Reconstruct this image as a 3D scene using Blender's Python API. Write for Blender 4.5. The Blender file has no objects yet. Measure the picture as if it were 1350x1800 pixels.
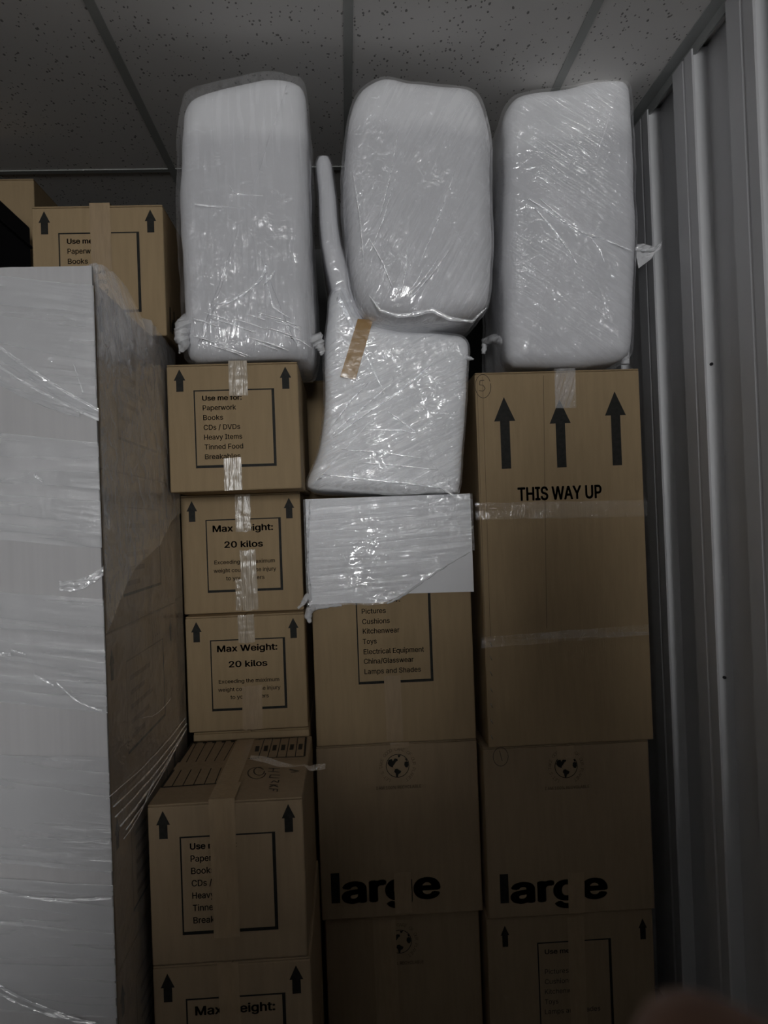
import bpy, bmesh, math, random
import numpy as np
from mathutils import Vector, Matrix, noise

random.seed(4)
C = bpy.context.scene.collection
SC = bpy.context.scene

# ------------------------------------------------------------------ camera
EYE = 1.61                       # lens height above the floor
F = 1352.0                       # focal length in px of the 1350 x 1800 frame
cy = np.array([-.0496, -.0133, -1.]); cy /= np.linalg.norm(cy)   # world Y in camera axes
cz = np.array([-.036, 1., 0.]); cz -= cy * cz.dot(cy); cz /= np.linalg.norm(cz)
cx = np.cross(cy, cz)
MC = np.stack([cx, cy, cz], 1)
cam = bpy.data.cameras.new('camera')
cam.sensor_fit = 'VERTICAL'; cam.sensor_height = 36.0
cam.lens = F / 1800 * 36.0
cam.clip_start = .005
cam.dof.use_dof = True; cam.dof.focus_distance = 2.05; cam.dof.aperture_fstop = cam.lens / 2.0
co = bpy.data.objects.new('camera', cam); C.objects.link(co)
co.matrix_world = Matrix.Translation((0, 0, EYE)) @ Matrix(MC.T.tolist()).to_4x4()
SC.camera = co

def ray(px, py):
    return MC.T @ np.array([(px - 675) / F, -(py - 900) / F, -1.])
def at(px, py, Y):
    r = ray(px, py); q = r * (Y / r[1]); return Vector((q[0], Y, q[2] + EYE))
def atz(px, py, z):
    r = ray(px, py); q = r * ((z - EYE) / r[2]); return Vector((q[0], q[1], z))
def xz(px, py, Y):
    v = at(px, py, Y); return v.x, v.z

# ------------------------------------------------------------------ light and exposure
SC.view_settings.view_transform = 'Standard'
SC.view_settings.look = 'None'
SC.view_settings.gamma = 1.0
SC.view_settings.exposure = 0.0
SC.view_settings.use_curve_mapping = False
w = bpy.data.worlds.new('world'); SC.world = w; w.use_nodes = True
w.node_tree.nodes['Background'].inputs[0].default_value = (.5, .52, .5, 1)
w.node_tree.nodes['Background'].inputs[1].default_value = 0.0
LIGHT_PANEL = dict(x0=-.5, x1=.5, z0=EYE + .0, z1=EYE + 1.16, power=45.5)   # added unseen light panel far behind the camera, the only light
SC.cycles.use_denoising = True
SC.cycles.max_bounces = 10
SC.cycles.transparent_max_bounces = 24
SC.cycles.caustics_reflective = False
SC.cycles.caustics_refractive = False

# ------------------------------------------------------------------ materials
def mat(name):
    m = bpy.data.materials.new(name); m.use_nodes = True
    nt = m.node_tree; nt.nodes.clear()
    out = nt.nodes.new('ShaderNodeOutputMaterial')
    return m, nt, out
def nd(nt, t, **k):
    n = nt.nodes.new(t)
    for a, v in k.items():
        if a in n.inputs: n.inputs[a].default_value = v
        else: setattr(n, a, v)
    return n
def noise_tex(nt, scale, stretch=(1, 1, 1), rot=(0, 0, 0), detail=3., rough=.5, coord='Object', dist=0.):
    tc = nt.nodes.new('ShaderNodeTexCoord'); mp = nt.nodes.new('ShaderNodeMapping')
    mr = nt.nodes.new('ShaderNodeMapping')
    mr.inputs['Rotation'].default_value = rot
    mp.inputs['Scale'].default_value = stretch
    nt.links.new(tc.outputs[coord], mr.inputs[0]); nt.links.new(mr.outputs[0], mp.inputs[0])
    n = nt.nodes.new('ShaderNodeTexNoise')
    n.inputs['Scale'].default_value = scale; n.inputs['Detail'].default_value = detail
    n.inputs['Roughness'].default_value = rough; n.inputs['Distortion'].default_value = dist
    nt.links.new(mp.outputs[0], n.inputs['Vector'])
    return n
def ramp(nt, src, a, b, ca=(0, 0, 0, 1), cb=(1, 1, 1, 1)):
    r = nt.nodes.new('ShaderNodeValToRGB')
    r.color_ramp.elements[0].position = a; r.color_ramp.elements[1].position = b
    r.color_ramp.elements[0].color = ca; r.color_ramp.elements[1].color = cb
    nt.links.new(src, r.inputs[0]); return r
def plain(name, col, rough=.6, spec=.3, metal=0., vary=.12, vscale=8., stretch=(1, 1, 1), bump=0., bscale=60., coat=0.):
    m, nt, out = mat(name)
    p = nt.nodes.new('ShaderNodeBsdfPrincipled')
    p.inputs['Roughness'].default_value = rough; p.inputs['Specular IOR Level'].default_value = spec
    p.inputs['Metallic'].default_value = metal; p.inputs['Coat Weight'].default_value = coat
    p.inputs['Coat Roughness'].default_value = .15
    n = noise_tex(nt, vscale, stretch)
    lo = tuple(c * (1 - vary) for c in col) + (1,); hi = tuple(min(1, c * (1 + vary)) for c in col) + (1,)
    r = ramp(nt, n.outputs[0], .3, .7, lo, hi)
    nt.links.new(r.outputs[0], p.inputs['Base Color'])
    if bump:
        n2 = noise_tex(nt, bscale, stretch)
        b = nt.nodes.new('ShaderNodeBump'); b.inputs['Strength'].default_value = bump; b.inputs['Distance'].default_value = .003
        nt.links.new(n2.outputs[0], b.inputs['Height']); nt.links.new(b.outputs[0], p.inputs['Normal'])
        if coat: nt.links.new(b.outputs[0], p.inputs['Coat Normal'])
    nt.links.new(p.outputs[0], out.inputs[0])
    return m

CARD = plain('cardboard', (.385, .28, .16), .75, .2, vary=.05, vscale=14, stretch=(6, 6, .6), bump=.12, bscale=40)
CARD2 = plain('cardboard_greyish', (.36, .265, .165), .75, .2, vary=.05, vscale=14, stretch=(6, 6, .6), bump=.12, bscale=40)
CARDIN = plain('cardboard_edge', (.25, .165, .09), .85, .1)
INK = plain('black_print', (.018, .017, .014), .6, .2, vary=.3, vscale=90)
PALEINK = plain('grey_print', (.16, .115, .07), .7, .2)
PENCIL = plain('pen_mark', (.07, .055, .04), .6, .2)
TAPE = plain('buff_tape', (.40, .29, .175), .32, .45, vary=.07, vscale=20, stretch=(5, 5, .8), bump=.25, bscale=30, coat=.15)
TAPEW = plain('crinkled_tape', (.42, .34, .24), .3, .5, vary=.12, vscale=26, stretch=(6, 6, .7), bump=.9, bscale=22, coat=.5)
TAPEB = plain('brown_tape', (.42, .25, .09), .28, .5, vary=.06, vscale=16, bump=.35, bscale=40, coat=.5)
FOAM = plain('white_foam_sheet', (.95, .95, .96), .7, .25, vary=.02, vscale=9, bump=.25, bscale=10)
FOAMG = plain('white_plastic_sheet', (.55, .54, .54), .45, .3, vary=.035, vscale=10, stretch=(8, 8, .15), bump=.04, bscale=12)
METAL = plain('grey_steel_sheet', (.64, .64, .65), .42, .4, vary=.03, vscale=5, stretch=(1, 1, .1))
TRIM = plain('grey_trim_paint', (.36, .37, .36), .5, .3)
BAR = plain('ceiling_bar_paint', (.40, .41, .39), .5, .3, vary=.05)
FLOOR = plain('concrete', (.14, .136, .13), .8, .2, vary=.15, vscale=5, bump=.2)
WALLP = plain('dark_partition_paint', (.11, .112, .11), .7, .2)
BLACK = plain('black_plastic', (.012, .011, .014), .5, .3)
WOOD = plain('pallet_wood', (.33, .24, .15), .8, .2, stretch=(1, 8, 8))
STEEL = plain('staple_steel', (.7, .68, .62), .25, .5, metal=1.)
SKIN = plain('skin', (.21, .115, .075), .5, .35, vary=.06, vscale=40, bump=.2, bscale=200)
NAIL = plain('nail', (.40, .22, .16), .3, .4)
CLOTH = plain('dark_cloth', (.03, .032, .04), .9, .1)
HAIR = plain('hair', (.03, .02, .015), .6, .3)

def ceiling_mat():
    m, nt, out = mat('mineral_fibre_tile')
    p = nt.nodes.new('ShaderNodeBsdfPrincipled'); p.inputs['Roughness'].default_value = .9
    p.inputs['Specular IOR Level'].default_value = .1
    tc = nt.nodes.new('ShaderNodeTexCoord')
    v = nt.nodes.new('ShaderNodeTexVoronoi'); v.inputs['Scale'].default_value = 95; v.inputs['Randomness'].default_value = 1.
    mp = nt.nodes.new('ShaderNodeMapping'); mp.inputs['Scale'].default_value = (1., .62, 1.)
    n0 = noise_tex(nt, 25.)
    mix = nt.nodes.new('ShaderNodeVectorMath'); mix.operation = 'MULTIPLY_ADD'
    mix.inputs[1].default_value = (.006, .006, .006)
    nt.links.new(tc.outputs['Object'], mp.inputs[0])
    nt.links.new(n0.outputs['Color'], mix.inputs[0]); nt.links.new(mp.outputs[0], mix.inputs[2])
    nt.links.new(mix.outputs[0], v.inputs['Vector'])
    n1 = noise_tex(nt, 60., (1, .6, 1))
    # pit radius varies from hole to hole
    thr = ramp(nt, n1.outputs[0], .40, .62)
    mul = nt.nodes.new('ShaderNodeMath'); mul.operation = 'MULTIPLY'; mul.inputs[1].default_value = .30
    nt.links.new(thr.outputs[0], mul.inputs[0])
    lt = nt.nodes.new('ShaderNodeMath'); lt.operation = 'LESS_THAN'
    nt.links.new(v.outputs['Distance'], lt.inputs[0]); nt.links.new(mul.outputs[0], lt.inputs[1])
    mc = nt.nodes.new('ShaderNodeMix'); mc.data_type = 'RGBA'
    mc.inputs[6].default_value = (.82, .80, .77, 1); mc.inputs[7].default_value = (.30, .29, .275, 1)
    nt.links.new(lt.outputs[0], mc.inputs[0])
    nt.links.new(mc.outputs[2], p.inputs['Base Color'])
    b = nt.nodes.new('ShaderNodeBump'); b.inputs['Strength'].default_value = .5; b.inputs['Distance'].default_value = .002
    b.invert = True
    nt.links.new(lt.outputs[0], b.inputs['Height']); nt.links.new(b.outputs[0], p.inputs['Normal'])
    nt.links.new(p.outputs[0], out.inputs[0])
    return m
CEIL = ceiling_mat()

def film(name, angle=0., milk=(.03, .16), streak=70., aniso=.07, gloss=.035, bump=.8, fine=.35, rough=.09, cap=.3, tint=(.985, .99, .995), zone=None):
    """clear stretch film: mostly see-through, glossy, pulled into creases running along `angle` (in the X-Z plane)"""
    m, nt, out = mat(name)
    st = noise_tex(nt, streak, (aniso, .5, 1.), (0, angle, 0), detail=4, rough=.6, dist=.35)
    cr = noise_tex(nt, 30., (1, 1, 1), detail=5, rough=.6, dist=.6)
    for q in (st, cr):
        q.noise_type = 'RIDGED_MULTIFRACTAL'; q.normalize = True
        q.inputs['Offset'].default_value = .9; q.inputs['Gain'].default_value = 1.6
    lo = noise_tex(nt, 7., (1, 1, 1), detail=2)
    mask = ramp(nt, lo.outputs[0], .38, .62)
    s2 = nt.nodes.new('ShaderNodeMath'); s2.operation = 'MULTIPLY'
    nt.links.new(st.outputs[0], s2.inputs[0]); nt.links.new(mask.outputs[0], s2.inputs[1])
    ad = nt.nodes.new('ShaderNodeMath'); ad.operation = 'MULTIPLY_ADD'; ad.inputs[1].default_value = fine
    nt.links.new(cr.outputs[0], ad.inputs[0]); nt.links.new(s2.outputs[0], ad.inputs[2])
    b = nt.nodes.new('ShaderNodeBump'); b.inputs['Strength'].default_value = bump; b.inputs['Distance'].default_value = .006
    nt.links.new(ad.outputs[0], b.inputs['Height'])
    tr = nt.nodes.new('ShaderNodeBsdfTransparent'); tr.inputs[0].default_value = tint + (1,)
    if zone:                                                # above this line only one thin layer of film is left
        tc = nt.nodes.new('ShaderNodeTexCoord'); sp = nt.nodes.new('ShaderNodeSeparateXYZ'); nt.links.new(tc.outputs['Object'], sp.inputs[0])
        zn = noise_tex(nt, 11., detail=4)
        a1 = nt.nodes.new('ShaderNodeMath'); a1.operation = 'MULTIPLY_ADD'; a1.inputs[1].default_value = -zone[1]
        nt.links.new(sp.outputs['X'], a1.inputs[0]); nt.links.new(sp.outputs['Z'], a1.inputs[2])
        a2 = nt.nodes.new('ShaderNodeMath'); a2.operation = 'MULTIPLY_ADD'; a2.inputs[1].default_value = .05
        nt.links.new(zn.outputs[0], a2.inputs[0]); nt.links.new(a1.outputs[0], a2.inputs[2])
        zr = ramp(nt, a2.outputs[0], .4, .6, tint + (1,), (.985, .985, .99, 1))
        mr_ = nt.nodes.new('ShaderNodeMapRange'); mr_.inputs['From Min'].default_value = zone[0] - .10 + .025; mr_.inputs['From Max'].default_value = zone[0] + .10 + .025
        nt.links.new(a2.outputs[0], mr_.inputs[0]); nt.links.new(mr_.outputs[0], zr.inputs[0]); nt.links.new(zr.outputs[0], tr.inputs[0])
    df = nt.nodes.new('ShaderNodeBsdfDiffuse'); df.inputs[0].default_value = (.8, .8, .81, 1)
    gl = nt.nodes.new('ShaderNodeBsdfGlossy'); gl.inputs['Roughness'].default_value = rough
    gl.inputs[0].default_value = (1, 1, 1, 1)
    nt.links.new(b.outputs[0], gl.inputs['Normal'])
    r2 = ramp(nt, st.outputs[0], .45, .7)
    ml = nt.nodes.new('ShaderNodeMapRange'); ml.inputs['To Min'].default_value = milk[0]; ml.inputs['To Max'].default_value = milk[1]
    nt.links.new(r2.outputs[0], ml.inputs[0])
    m1 = nt.nodes.new('ShaderNodeMixShader'); nt.links.new(ml.outputs[0], m1.inputs[0])
    nt.links.new(tr.outputs[0], m1.inputs[1]); nt.links.new(df.outputs[0], m1.inputs[2])
    fr = nt.nodes.new('ShaderNodeFresnel'); fr.inputs[0].default_value = 1.45
    nt.links.new(b.outputs[0], fr.inputs['Normal'])
    fa = nt.nodes.new('ShaderNodeMath'); fa.operation = 'MULTIPLY_ADD'; fa.inputs[1].default_value = .8; fa.inputs[2].default_value = gloss
    fa.use_clamp = True
    nt.links.new(fr.outputs[0], fa.inputs[0])
    mn = nt.nodes.new('ShaderNodeMath'); mn.operation = 'MINIMUM'; mn.inputs[1].default_value = cap
    nt.links.new(fa.outputs[0], mn.inputs[0])
    cc = nt.nodes.new('ShaderNodeCombineColor')
    for q in range(3): nt.links.new(mn.outputs[0], cc.inputs[q])
    nt.links.new(cc.outputs[0], gl.inputs[0])               # clear film adds its shine to what lies under it
    m2 = nt.nodes.new('ShaderNodeAddShader')
    nt.links.new(m1.outputs[0], m2.inputs[0]); nt.links.new(gl.outputs[0], m2.inputs[1])
    nt.links.new(m2.outputs[0], out.inputs[0])
    return m
GT = (.875, .875, .885)
FILM_V = film('stretch_film_smooth', angle=math.radians(90), bump=.5, milk=(.02, .1), tint=GT)
FILM_U = film('stretch_film_rising', angle=math.radians(24), bump=.9, gloss=.2, cap=.6, milk=(.02, .16))
FILM_H = film('stretch_film_level', angle=math.radians(3), bump=.9, gloss=.14, cap=.5, milk=(.04, .22), streak=60, aniso=.04)
FILM_S = film('stretch_film_hazy', angle=0., bump=.35, milk=(.17, .24), gloss=.02, streak=20, aniso=.3, fine=.2)
FILM_L = film('stretch_film_crumpled_lip', angle=math.radians(-45), bump=.5, milk=(.16, .34), gloss=.03, streak=24, aniso=.2)
FILM_P = film('stretch_film_pleat', angle=0., bump=.3, milk=(.2, .4), gloss=.25, cap=.5, rough=.16)
FILM_B = film('stretch_film_band', angle=math.radians(-8), bump=.35, milk=(.2, .32), gloss=.03, streak=40, aniso=.06, fine=.15)
FILM_TAIL = film('stretch_film_bunched', angle=math.radians(20), bump=.8, milk=(.45, .75), gloss=.08)
CTAPE3 = film('clear_tape_edge', angle=0., bump=.9, milk=(.01, .12), gloss=.03, streak=50, aniso=.05)
CTAPE = film('clear_tape', angle=math.radians(0), bump=.4, milk=(.01, .035), gloss=.05, streak=40, aniso=.05)
CTAPE2 = film('clear_tape_creased', angle=math.radians(70), bump=1., milk=(.12, .3), gloss=.1, streak=60, aniso=.05)

# ------------------------------------------------------------------ mesh helpers
class MB:
    def __init__(s): s.v = []; s.f = []; s.m = []; s.uvsmooth = []
    def add(s, vs, fs, m=0, smooth=False):
        o = len(s.v); s.v += [Vector(v) for v in vs]
        for f in fs: s.f.append([o + i for i in f]); s.m.append(m); s.uvsmooth.append(smooth)
    def poly(s, pts, m=0): s.add(pts, [list(range(len(pts)))], m)
    def box(s, x0, x1, y0, y1, z0, z1, m=0, bev=0., seg=2):
        bm = bmesh.new(); bmesh.ops.create_cube(bm, size=1)
        for v in bm.verts:
            v.co = Vector(((x0 + x1) / 2 + v.co.x * (x1 - x0), (y0 + y1) / 2 + v.co.y * (y1 - y0), (z0 + z1) / 2 + v.co.z * (z1 - z0)))
        if bev: bmesh.ops.bevel(bm, geom=list(bm.edges), offset=bev, segments=seg, profile=.5, affect='EDGES')
        bm.verts.index_update()
        s.add([v.co.copy() for v in bm.verts], [[v.index for v in f.verts] for f in bm.faces], m); bm.free()
    def grid(s, fn, nu, nv, m=0, smooth=True, flip=False):
        vs = [fn(i / nu, j / nv) for j in range(nv + 1) for i in range(nu + 1)]
        fs = []
        for j in range(nv):
            for i in range(nu):
                q = [j * (nu + 1) + i, j * (nu + 1) + i + 1, (j + 1) * (nu + 1) + i + 1, (j + 1) * (nu + 1) + i]
                fs.append(q[::-1] if flip else q)
        s.add(vs, fs, m, smooth)
    def rings(s, rs, m=0, cap0=True, cap1=True, smooth=True):
        n = len(rs[0]); vs = [p for r in rs for p in r]; fs = []
        for k in range(len(rs) - 1):
            for i in range(n):
                fs.append([k * n + i, k * n + (i + 1) % n, (k + 1) * n + (i + 1) % n, (k + 1) * n + i])
        if cap0:
            c = sum((Vector(p) for p in rs[0]), Vector()) / n; vs.append(c); ci = len(vs) - 1
            fs += [[ci, (i + 1) % n, i] for i in range(n)]
        if cap1:
            c = sum((Vector(p) for p in rs[-1]), Vector()) / n; vs.append(c); ci = len(vs) - 1; o = (len(rs) - 1) * n
            fs += [[ci, o + i, o + (i + 1) % n] for i in range(n)]
        s.add(vs, fs, m, smooth)
    def tube(s, path, rad, n=10, m=0):
        path = [Vector(p) for p in path]; rs = []
        for k, p in enumerate(path):
            t = (path[min(k + 1, len(path) - 1)] - path[max(k - 1, 0)]).normalized()
            a = t.orthogonal().normalized(); b = t.cross(a)
            if k:                                            # keep the frame from spinning
                a = (pa - t * pa.dot(t)).normalized(); b = t.cross(a)
            pa = a; r = rad[k] if isinstance(rad, (list, tuple)) else rad
            rs.append([p + (a * math.cos(q) + b * math.sin(q)) * r for q in [2 * math.pi * i / n for i in range(n)]])
        s.rings(rs, m)
    def build(s, name, mats, parent=None, loc=None):
        me = bpy.data.meshes.new(name)
        o0 = Vector(parent.location) if parent is not None and parent.parent is None else Vector()
        if parent is not None and parent.parent is not None: o0 = Vector(parent.parent.location)
        if loc is not None: o0 = Vector(loc)
        me.from_pydata([tuple(v - o0) for v in s.v], [], s.f)
        for a in (mats if isinstance(mats, (list, tuple)) else [mats]): me.materials.append(a)
        me.polygons.foreach_set('material_index', s.m)
        me.polygons.foreach_set('use_smooth', s.uvsmooth)
        me.validate(); me.update()
        o = bpy.data.objects.new(name, me); C.objects.link(o)
        if parent is not None: o.parent = parent
        if loc is not None: o.location = loc
        return o
def thing(name, label, cat, loc, group=None):
    o = bpy.data.objects.new(name, None); C.objects.link(o); o.empty_display_size = .1
    o.location = loc; o['label'] = label; o['category'] = cat
    if group: o['group'] = group
    return o
def struct(o, label=None):
    o['kind'] = 'structure'
    if label: o['label'] = label
    return o

# ---- lettering as flat mesh, fitted to a width and a cap height
_tc = {}
try:                                                     # Blender's own interface typeface, a plain grotesque
    import os
    SANS = bpy.data.fonts.load(os.path.join(bpy.utils.system_resource('DATAFILES'), 'fonts', 'Inter.woff2'))
except Exception:
    SANS = None
from mathutils.geometry import delaunay_2d_cdt
def winding(p, loops):
    n = 0
    for L in loops:
        for a, d in zip(L, L[1:] + L[:1]):
            s_ = (d[0] - a[0]) * (p[1] - a[1]) - (p[0] - a[0]) * (d[1] - a[1])
            if a[1] <= p[1] < d[1] and s_ > 0: n += 1
            elif d[1] <= p[1] < a[1] and s_ < 0: n -= 1
    return n
def glyphs(body, bold):
    if body in _tc: return _tc[body]
    cu = bpy.data.curves.new('lettering', 'FONT')
    if SANS: cu.font = SANS
    cu.body = body; cu.size = 1.; cu.resolution_u = 5; cu.fill_mode = 'NONE'
    ob = bpy.data.objects.new('lettering', cu); C.objects.link(ob)
    bpy.context.view_layer.update()
    ev = ob.evaluated_get(bpy.context.evaluated_depsgraph_get()); me = ev.to_mesh()
    co_ = [(v.co.x, v.co.y) for v in me.vertices]; nx = {}
    for e_ in me.edges: nx.setdefault(e_.vertices[0], []).append(e_.vertices[1]); nx.setdefault(e_.vertices[1], []).append(e_.vertices[0])
    ev.to_mesh_clear(); bpy.data.objects.remove(ob); bpy.data.curves.remove(cu)
    seen = set(); loops = []
    for v0 in range(len(co_)):
        if v0 in seen or v0 not in nx: continue
        lp = [v0]; seen.add(v0); cur = min(nx[v0])
        while cur not in seen:
            lp.append(cur); seen.add(cur)
            nn = [q for q in nx[cur] if q not in seen]
            if not nn: break
            cur = nn[0]
        if len(lp) > 2: loops.append([co_[q] for q in lp])
    vs = []; fs = []                                     # non-zero fill, word by word in x so that each stays small
    loops.sort(key=lambda L: min(p[0] for p in L)); groups = []
    for L in loops:
        a, d = min(p[0] for p in L), max(p[0] for p in L)
        if groups and a < groups[-1][1]: groups[-1][0].append(L); groups[-1][1] = max(groups[-1][1], d)
        else: groups.append([[L], d])
    for G, _ in groups:
        pv = []; pe = []
        for L in G:
            o = len(pv); pv += [Vector(p) for p in L]; pe += [(o + k, o + (k + 1) % len(L)) for k in range(len(L))]
        ov, oe, of = delaunay_2d_cdt(pv, pe, [], 0, 1e-5)[:3]
        o = len(vs); vs += [(v.x, v.y) for v in ov]
        for t_ in of:
            c_ = (sum(ov[k].x for k in t_) / len(t_), sum(ov[k].y for k in t_) / len(t_))
            if winding(c_, G): fs.append([o + k for k in t_])
    _tc[body] = (vs, fs); return _tc[body]
CAP = None
def text(mb, body, x, z, width, cap, y, m=1, bold=0., face='front'):
    """baseline starts at (x, z) on a front face at depth y"""
    global CAP
    if CAP is None: CAP = max(v[1] for v in glyphs('H', 0.)[0])
    vs, fs = glyphs(body, bold)
    x0 = min(v[0] for v in vs); x1 = max(v[0] for v in vs)
    sx = width / (x1 - x0); sz = cap / (CAP + 2 * bold * .8)
    for dx, dz in ([(0, 0)] if bold < .01 else [(0, 0), (1, 0), (-1, 0), (.7, .7), (-.7, .7), (.7, -.7), (-.7, -.7), (0, 1), (0, -1)]):
        mb.add([(x + (v[0] - x0 + dx * bold) * sx, y, z + (v[1] + dz * bold * .7) * sz) for v in vs], fs, m)
def ring_text(mb, body, cx_, cz_, r, cap, y, a0, a1, m=1, bold=.01):
    global CAP
    if CAP is None: CAP = max(v[1] for v in glyphs('H', 0.)[0])
    n = len(body)
    for i, ch in enumerate(body):
        if ch == ' ': continue
        a = a0 + (a1 - a0) * i / (n - 1)
        vs, fs = glyphs(ch, bold); sc = cap / CAP
        x0 = (min(v[0] for v in vs) + max(v[0] for v in vs)) / 2
        c, s_ = math.cos(a - math.pi / 2), math.sin(a - math.pi / 2)
        out = []
        for v in vs:
            lx = (v[0] - x0) * sc; lz = v[1] * sc + r
            out.append((cx_ + lx * c - lz * s_, y, cz_ + lx * s_ + lz * c))
        mb.add(out, fs, m)
def rect(mb, x0, x1, z0, z1, y, m=1): mb.poly([(x0, y, z0), (x1, y, z0), (x1, y, z1), (x0, y, z1)], m)
def arrow(mb, xc, ztop, h, wd, shaft, head, y, m=1):
    mb.poly([(xc - wd / 2, y, ztop - head), (xc + wd / 2, y, ztop - head), (xc, y, ztop)], m)
    rect(mb, xc - shaft / 2, xc + shaft / 2, ztop - h, ztop - head + .0005, y, m)
def frame(mb, x0, x1, z0, z1, thin, thick, y, m=1):
    rect(mb, x0, x1, z1 - thin, z1, y, m); rect(mb, x0, x0 + thin, z0, z1 - thin, y, m)
    rect(mb, x1 - thick, x1, z0, z1 - thin, y, m)
    rect(mb, x0 + thin, x1 - thick, z0, z0 + thick, y, m)
def stroke(mb, pts, wd, y, m=1):
    for a, b in zip(pts, pts[1:]):
        a = Vector((a[0], a[1])); b = Vector((b[0], b[1])); d = (b - a)
        if d.length < 1e-6: continue
        d.normalize(); n = Vector((-d.y, d.x)) * wd / 2
        mb.poly([(a.x - n.x, y, a.y - n.y), (b.x - n.x, y, b.y - n.y), (b.x + n.x, y, b.y + n.y), (a.x + n.x, y, a.y + n.y)], m)
def ell(cx_, cz_, rx, rz, a0=0, a1=6.283, n=22):
    return [(cx_ + rx * math.cos(a0 + (a1 - a0) * i / n), cz_ + rz * math.sin(a0 + (a1 - a0) * i / n)) for i in range(n + 1)]

# ------------------------------------------------------------------ the setting
CZ = EYE + 1.23                 # ceiling height
XL, XR, YB, YF = -1.46, .995, 3.45, -6.5
PY = -1.0
b = MB(); b.box(XL - .1, XR + .1, YF - .1, YB + .1, -.1, 0); struct(b.build('floor', FLOOR))
b = MB(); b.box(XL - .1, XR + .1, YF - .1, YB + .1, CZ, CZ + .05); struct(b.build('ceiling', CEIL), 'speckled mineral fibre ceiling tiles')
b = MB(); b.box(XL - .06, XL, YF, YB, 0, CZ); struct(b.build('wall_left', METAL))
b = MB(); b.box(XL - .1, XR + .1, YB, YB + .06, 0, CZ); struct(b.build('wall_back', WALLP))
b = MB(); b.box(XL - .1, XR + .1, YF - .06, YF, 0, CZ); struct(b.build('wall_front', WALLP))
# added unseen partition behind the photographer, its uneven top shaped to shade the stacks
b = MB()
PT = [(XL, EYE - .45), (-.42, EYE - .42), (-.22, EYE + .03), (-.1, EYE - .03), (.0, EYE - .18), (.14, EYE - .22), (.28, EYE + .34), (.52, EYE + .38), (.64, EYE - .15), (XR, EYE - .28)]
for (xa, za), (xb, zb_) in zip(PT, PT[1:]):
    b.add([(xa, PY, 0), (xb, PY, 0), (xb, PY, zb_), (xa, PY, za), (xa, PY - .03, 0), (xb, PY - .03, 0), (xb, PY - .03, zb_), (xa, PY - .03, za)],
          [[0, 1, 2, 3], [5, 4, 7, 6], [3, 2, 6, 7]])
struct(b.build('added_shade_wall', WALLP))
# profiled steel sheet on the right: ribs with a shallow groove on each crest
prof = []
per = .30; rib0 = 1.666 - per * 32
k = 0
while rib0 + k * per < YB:
    y = rib0 + k * per
    if y > YF:
        X1, X0 = .957, .995
        prof += [(y, X0), (y + .006, X1 + .004), (y + .010, X1), (y + .050, X1), (y + .054, X1 + .0012), (y + .0545, X1 + .003), (y + .0575, X1 + .003), (y + .066, X1),
                 (y + .128, X1), (y + .132, X1 + .004), (y + .140, X0)]
    k += 1
prof = [(YF, .995)] + prof + [(YB, .995)]
b = MB(); zb, zt = 0., CZ - .012
for (ya, xa), (yb, xb) in zip(prof, prof[1:]):
    b.add([(xa, ya, zb), (xb, yb, zb), (xb, yb, zt), (xa, ya, zt)], [[0, 3, 2, 1]], 0)
b.box(1.0, 1.06, YF, YB, 0, CZ)
wr = struct(b.build('wall_right', METAL), 'ribbed grey steel sheet wall')
for q, (px, py, X) in enumerate([(1264, 1187, .972), (1246, 642, .972)]):
    r = ray(px, py); t = X / r[0]; p = Vector((X, r[1] * t, r[2] * t + EYE))
    s = MB(); yy = 1.966
    s.tube([(p.x, yy + .004, p.z), (p.x, yy - .002, p.z), (p.x, yy - .003, p.z)], [.004, .004, .0015], 10)
    s.build('screw', BLACK, wr)
# perimeter angle where the ceiling meets the steel sheet, then the exposed ceiling grid
b = MB(); b.box(.928, .966, YF, YB, CZ - .003, CZ); b.box(.960, .966, YF, YB, CZ - .03, CZ - .003)
struct(b.build('trim_1', TRIM))
n = 2
for x in (-1.15, -.55, .05, .65):
    b = MB(); b.box(x - .012, x + .012, -4., YB, CZ - .004, CZ - .0005)
    struct(b.build('trim_%d' % n, BAR)); n += 1
for y in (2.655, 1.455, .255, -.945, -2.145, -3.345):
    xs = [XL, -1.162, -1.138, -.562, -.538, .038, .062, .638, .662, .928]
    b = MB()
    for a, c in zip(xs[::2], xs[1::2]): b.box(a, c, y - .012, y + .012, CZ - .0035, CZ - .0005)
    struct(b.build('trim_%d' % n, BAR)); n += 1
# the light: an added unseen glowing panel in a frame, beyond the partition
EM, nt, out = mat('added_light_pane')
e = nt.nodes.new('ShaderNodeEmission'); e.inputs[0].default_value = (.98, .99, 1., 1); e.inputs[1].default_value = LIGHT_PANEL['power']
nt.links.new(e.outputs[0], out.inputs[0])
x0, x1, z0, z1 = LIGHT_PANEL['x0'], LIGHT_PANEL['x1'], LIGHT_PANEL['z0'], LIGHT_PANEL['z1']
b = MB()
for a in ((x0 - .05, x0, z0 - .05, z1 + .05), (x1, x1 + .05, z0 - .05, z1 + .05), (x0, x1, z1, z1 + .05), (x0, x1, z0 - .05, z0), (-.012, .012, z0, z1)):
    b.box(a[0], a[1], YF + .001, YF + .05, a[2], a[3], 0)
for a, c in ((x0, -.012), (.012, x1)): b.box(a, c, YF + .01, YF + .016, z0, z1, 1)
struct(b.build('added_light_panel', [TRIM, EM]))

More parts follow.
